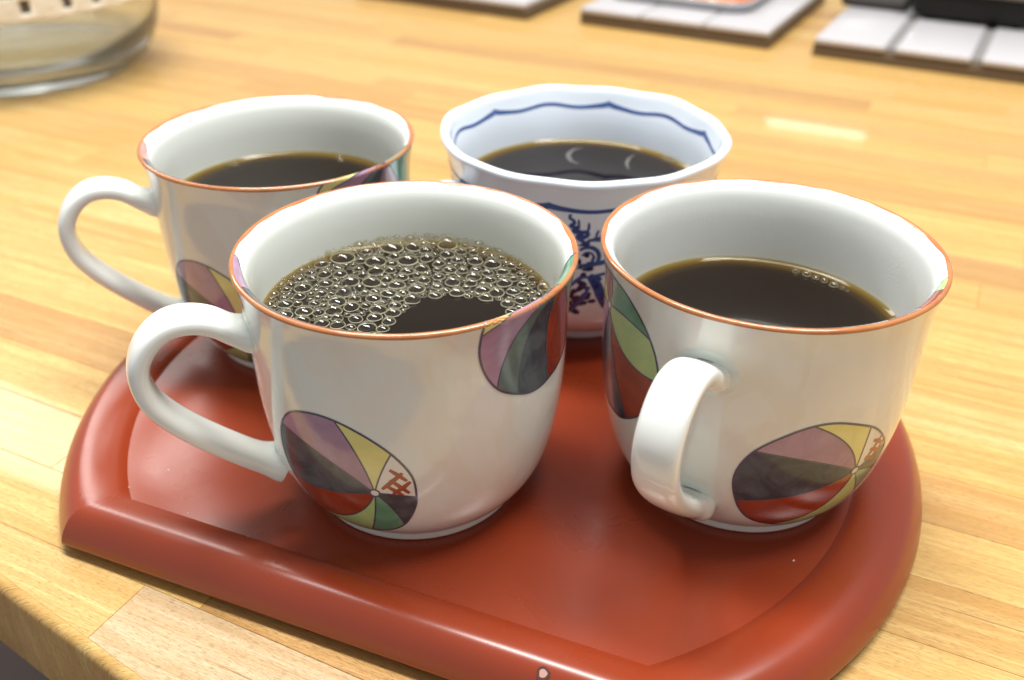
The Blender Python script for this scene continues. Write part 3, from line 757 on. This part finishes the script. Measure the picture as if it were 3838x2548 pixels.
reflection_strip(cD, [(22.1, 29.1), (19.5, 25.1), (18.2, 19.3), (18.4, 13.7)], 1.4, ZD + .06)
for x, y, r in ((17.9, 30.4, .95), (20.8, 28.7, 1.15), (22.8, 26.5, .9), (24.8, 24.6, .95), (26.9, 22.0, 1.2), (28.9, 20.3, .75), (29.9, 18.6, .5)): add_bubble(cB, x, y, ZB + .3, r, .9)
for x, y, r in ((12.6, 35.2, 1.2), (13.6, 31.5, .9), (-24.2, 26.6, 1.3), (-26.2, 26.0, .8)): add_bubble(cC, x, y, ZCf + .3, r, .8)
for x, y, r in ((34.6, 23.6, 1.5), (36.6, 21.6, 1.1), (33.0, 26.0, .8)): add_bubble(cD, x, y, ZD + .4, r, .8)

# ------------------------------------------------------------------ glass jar with its crochet cover
jar = thing('glass_jar', 'thick clear glass jar standing on the counter at the far left', 'jar', (-345, 665, ZC))
jo = [(10, 1.2), (60, .6), (69, 0), (74, 1.0), (80.5, 4.2), (87.5, 12), (93, 21), (97, 33), (98.5, 48), (99, 70), (99, 120), (97, 124)]
ji = [(96.5, 122), (96.5, 70), (95.3, 48), (93.2, 35), (88.5, 26), (82, 19), (75, 15), (67, 13), (55, 12.2), (10, 12)]
V, F, _ = lathe(catmull([(.3, 1.2)] + jo + ji + [(.3, 12)], 4), 96)
link('glass_body', mesh('glass_body', V, F), GLASS, jar)
cover = thing('crochet_cover', 'off-white crocheted cotton cover drawn over the glass jar', 'cloth', (-345, 665, ZC))
V = []; F = []; n = 240; hs = [52.5, 53.5, 55, 57, 60, 63, 64.5, 66, 69, 72, 73.5, 76, 80, 84]
def cr_(i, z, lift): 
    a = 2 * math.pi * i / n; r = 101.2 + lift + .35 * math.sin(30 * a) * (1 if z < 56 else .3)
    return (r * math.cos(a), r * math.sin(a), z + (.7 * abs(math.sin(15 * a)) if z < 56 else 0))
for lift in (0, 1.4):
    for z in hs:
        for i in range(n): V.append(cr_(i, z, lift))
m = len(hs)
def hole(i, j): return (3 <= j <= 5 and i % 8 in ((1, 2) if i % 24 < 16 else (2, 3)) and i % 56 > 7) or (7 <= j <= 9 and (i + 4) % 8 in (1, 2, 3))
def q_(l, j, i): return l * m * n + j * n + i % n
for j in range(m - 1):
    for i in range(n):
        if hole(i, j): continue
        F.append((q_(1, j, i), q_(1, j, i + 1), q_(1, j + 1, i + 1), q_(1, j + 1, i))); F.append((q_(0, j, i), q_(0, j + 1, i), q_(0, j + 1, i + 1), q_(0, j, i + 1)))
        for dj, di, e in ((0, 1, (q_(0, j, i + 1), q_(1, j, i + 1), q_(1, j + 1, i + 1), q_(0, j + 1, i + 1))), (0, -1, (q_(1, j, i), q_(0, j, i), q_(0, j + 1, i), q_(1, j + 1, i))),
                          (1, 0, (q_(0, j + 1, i), q_(1, j + 1, i), q_(1, j + 1, i + 1), q_(0, j + 1, i + 1))), (-1, 0, (q_(1, j, i), q_(0, j, i), q_(0, j, i + 1), q_(1, j, i + 1)))):
            jj = j + dj
            if jj < 0 or jj >= m - 1 or hole((i + di) % n, jj): F.append(e)
V2, F2, _ = lathe([(100.4, 53.4), (100.4, 86)], 96); link('hole_backing', mesh('hole_backing', V2, F2), plain('dark_hole_backing', (.13, .105, .075), .8), cover)  # dark sheet added behind the crochet so its holes look dark
link('knitted_band', mesh('knitted_band', V, F), CLOTH, cover)

# ------------------------------------------------------------------ tile trivets with what stands on them
def trivet(label, x, y, rot, n, tw, gap, depth, w0=0):
    """x, y: near left corner of the tiled top"""
    t = thing('tile_trivet', label, 'trivet', (x, y, ZC), rot, 'white tile trivets along the back of the counter')
    L = n * tw + (n - 1) * gap
    V, F = box(-.6, L + .6, 1.6, depth - 1, .3, 9.4); bevel_obj(link('base', mesh('base', V, F), TRIVET, t, False), .8)
    V, F = box(1, L - 1, 2.4, depth - 2.4, 9.4, 12.2); link('grout', mesh('grout', V, F), GROUT, t, False)
    ny = 1; th = (depth - (ny - 1) * 1.5) / ny
    for i in range(n):
        for j in range(ny):
            V, F = box(i * (tw + gap), i * (tw + gap) + tw, j * (th + 1.5), j * (th + 1.5) + th, 9.41, 14)
            bevel_obj(link('tile', mesh('tile', V, F), TILE, t, False), 1.2)
    return t
TR = R(-28.2)
trivet('white tile trivet with wide grey joints under the black pot', 221.5, 716.5, TR, 4, 50.5, 7.0, 190)
trivet('white tile trivet with narrow joints under the dish of orange food', 53.2, 806.5, TR, 3, 51.4, 1.4, 190)
trivet('white tile trivet leftmost of the row, cut off by the top edge of the photo', -147, 900, TR, 3, 58, .9, 190)
ux, uy = Vector((math.cos(TR), math.sin(TR))), Vector((-math.sin(TR), math.cos(TR)))
def rounded(x0, x1, y0, y1, z0, z1, r, name, mat, parent):
    V, F = box(x0, x1, y0, y1, z0, z1); return bevel_obj(link(name, mesh(name, V, F), mat, parent, False), r, 4)
pot = thing('iron_pot', 'black iron pan standing on the wide-jointed white tiles at the top right', 'pot', (312, 777, 4.1), TR)
rounded(0, 88, 0, 110, 2.5, 40, 6, 'pan_body', IRON, pot); rounded(-3, 92, -3, 113, 22, 26.5, 2, 'pan_rim', IRONRIM, pot)
for sx in (8, 72): rounded(sx, sx + 8, 8, 18, 0, 4, 1.2, 'foot', IRON, pot)
plate = thing('stone_plate', 'dark grey flat plate lying beside the black pan on the white tiles', 'plate', (270, 821, 4.1), TR)
rounded(0, 52, 0, 90, 0, 9, 3, 'slab', SLATE, plate); rounded(3, 49, 3, 87, 8.2, 9.6, .6, 'top_face', SLATE, plate)
dish = thing('food_dish', 'low grey dish with rounded corners on the narrow-jointed tiles', 'dish', (184, 779, 4.1), TR)
def rrect(x0, x1, y0, y1, r, n=7):
    out = []
    for cx, cy, a0 in ((x1 - r, y0 + r, -90), (x1 - r, y1 - r, 0), (x0 + r, y1 - r, 90), (x0 + r, y0 + r, 180)):
        for i in range(n + 1): a = R(a0 + 90 * i / n); out.append((cx + r * math.cos(a), cy + r * math.sin(a)))
    return out
V = []; F = []
rings_ = [(9, 0), (5, .2), (1.5, 2.5), (0, 6.5), (0, 8), (1, 8.6), (2.4, 8), (4, 5.5), (9, 4)]
for ins, z in rings_: V += [(x, y, z) for x, y in rrect(-125 + ins, -ins, ins, 105 - ins, 20 - min(ins, 9))]
nr_ = len(V) // len(rings_)
for j in range(len(rings_) - 1):
    for i in range(nr_): F.append((j * nr_ + i, j * nr_ + (i + 1) % nr_, (j + 1) * nr_ + (i + 1) % nr_, (j + 1) * nr_ + i))
F.append(tuple((len(rings_) - 1) * nr_ + i for i in range(nr_)))
link('dish_body', mesh('dish_body', V, F), DISH, dish)
V = []; F = []; nx_, ny_ = 40, 34
for j in range(ny_ + 1):
    for i in range(nx_ + 1):
        u, v = i / nx_ * 2 - 1, j / ny_ * 2 - 1; e = 1 - max(abs(u) ** 6, abs(v) ** 6)
        V.append((-62.5 + 57 * u * (1 - .12 * v ** 4), 52.5 + 47 * v * (1 - .12 * u ** 4), 5 + 7 * e ** .6 + (1.3 * math.sin(u * 17 + 2 * math.sin(v * 9)) + 1.1 * math.sin(v * 14 + u * 5)) * e))
for j in range(ny_):
    for i in range(nx_): k = j * (nx_ + 1) + i; F.append((k, k + 1, k + nx_ + 2, k + nx_ + 1))
st = link('stew', mesh('stew', V, F), STEW); st.location = dish.location; st.rotation_euler = dish.rotation_euler
tag(st, 'orange food heaped in the grey dish at the top edge', 'food')
print('staves', nb)
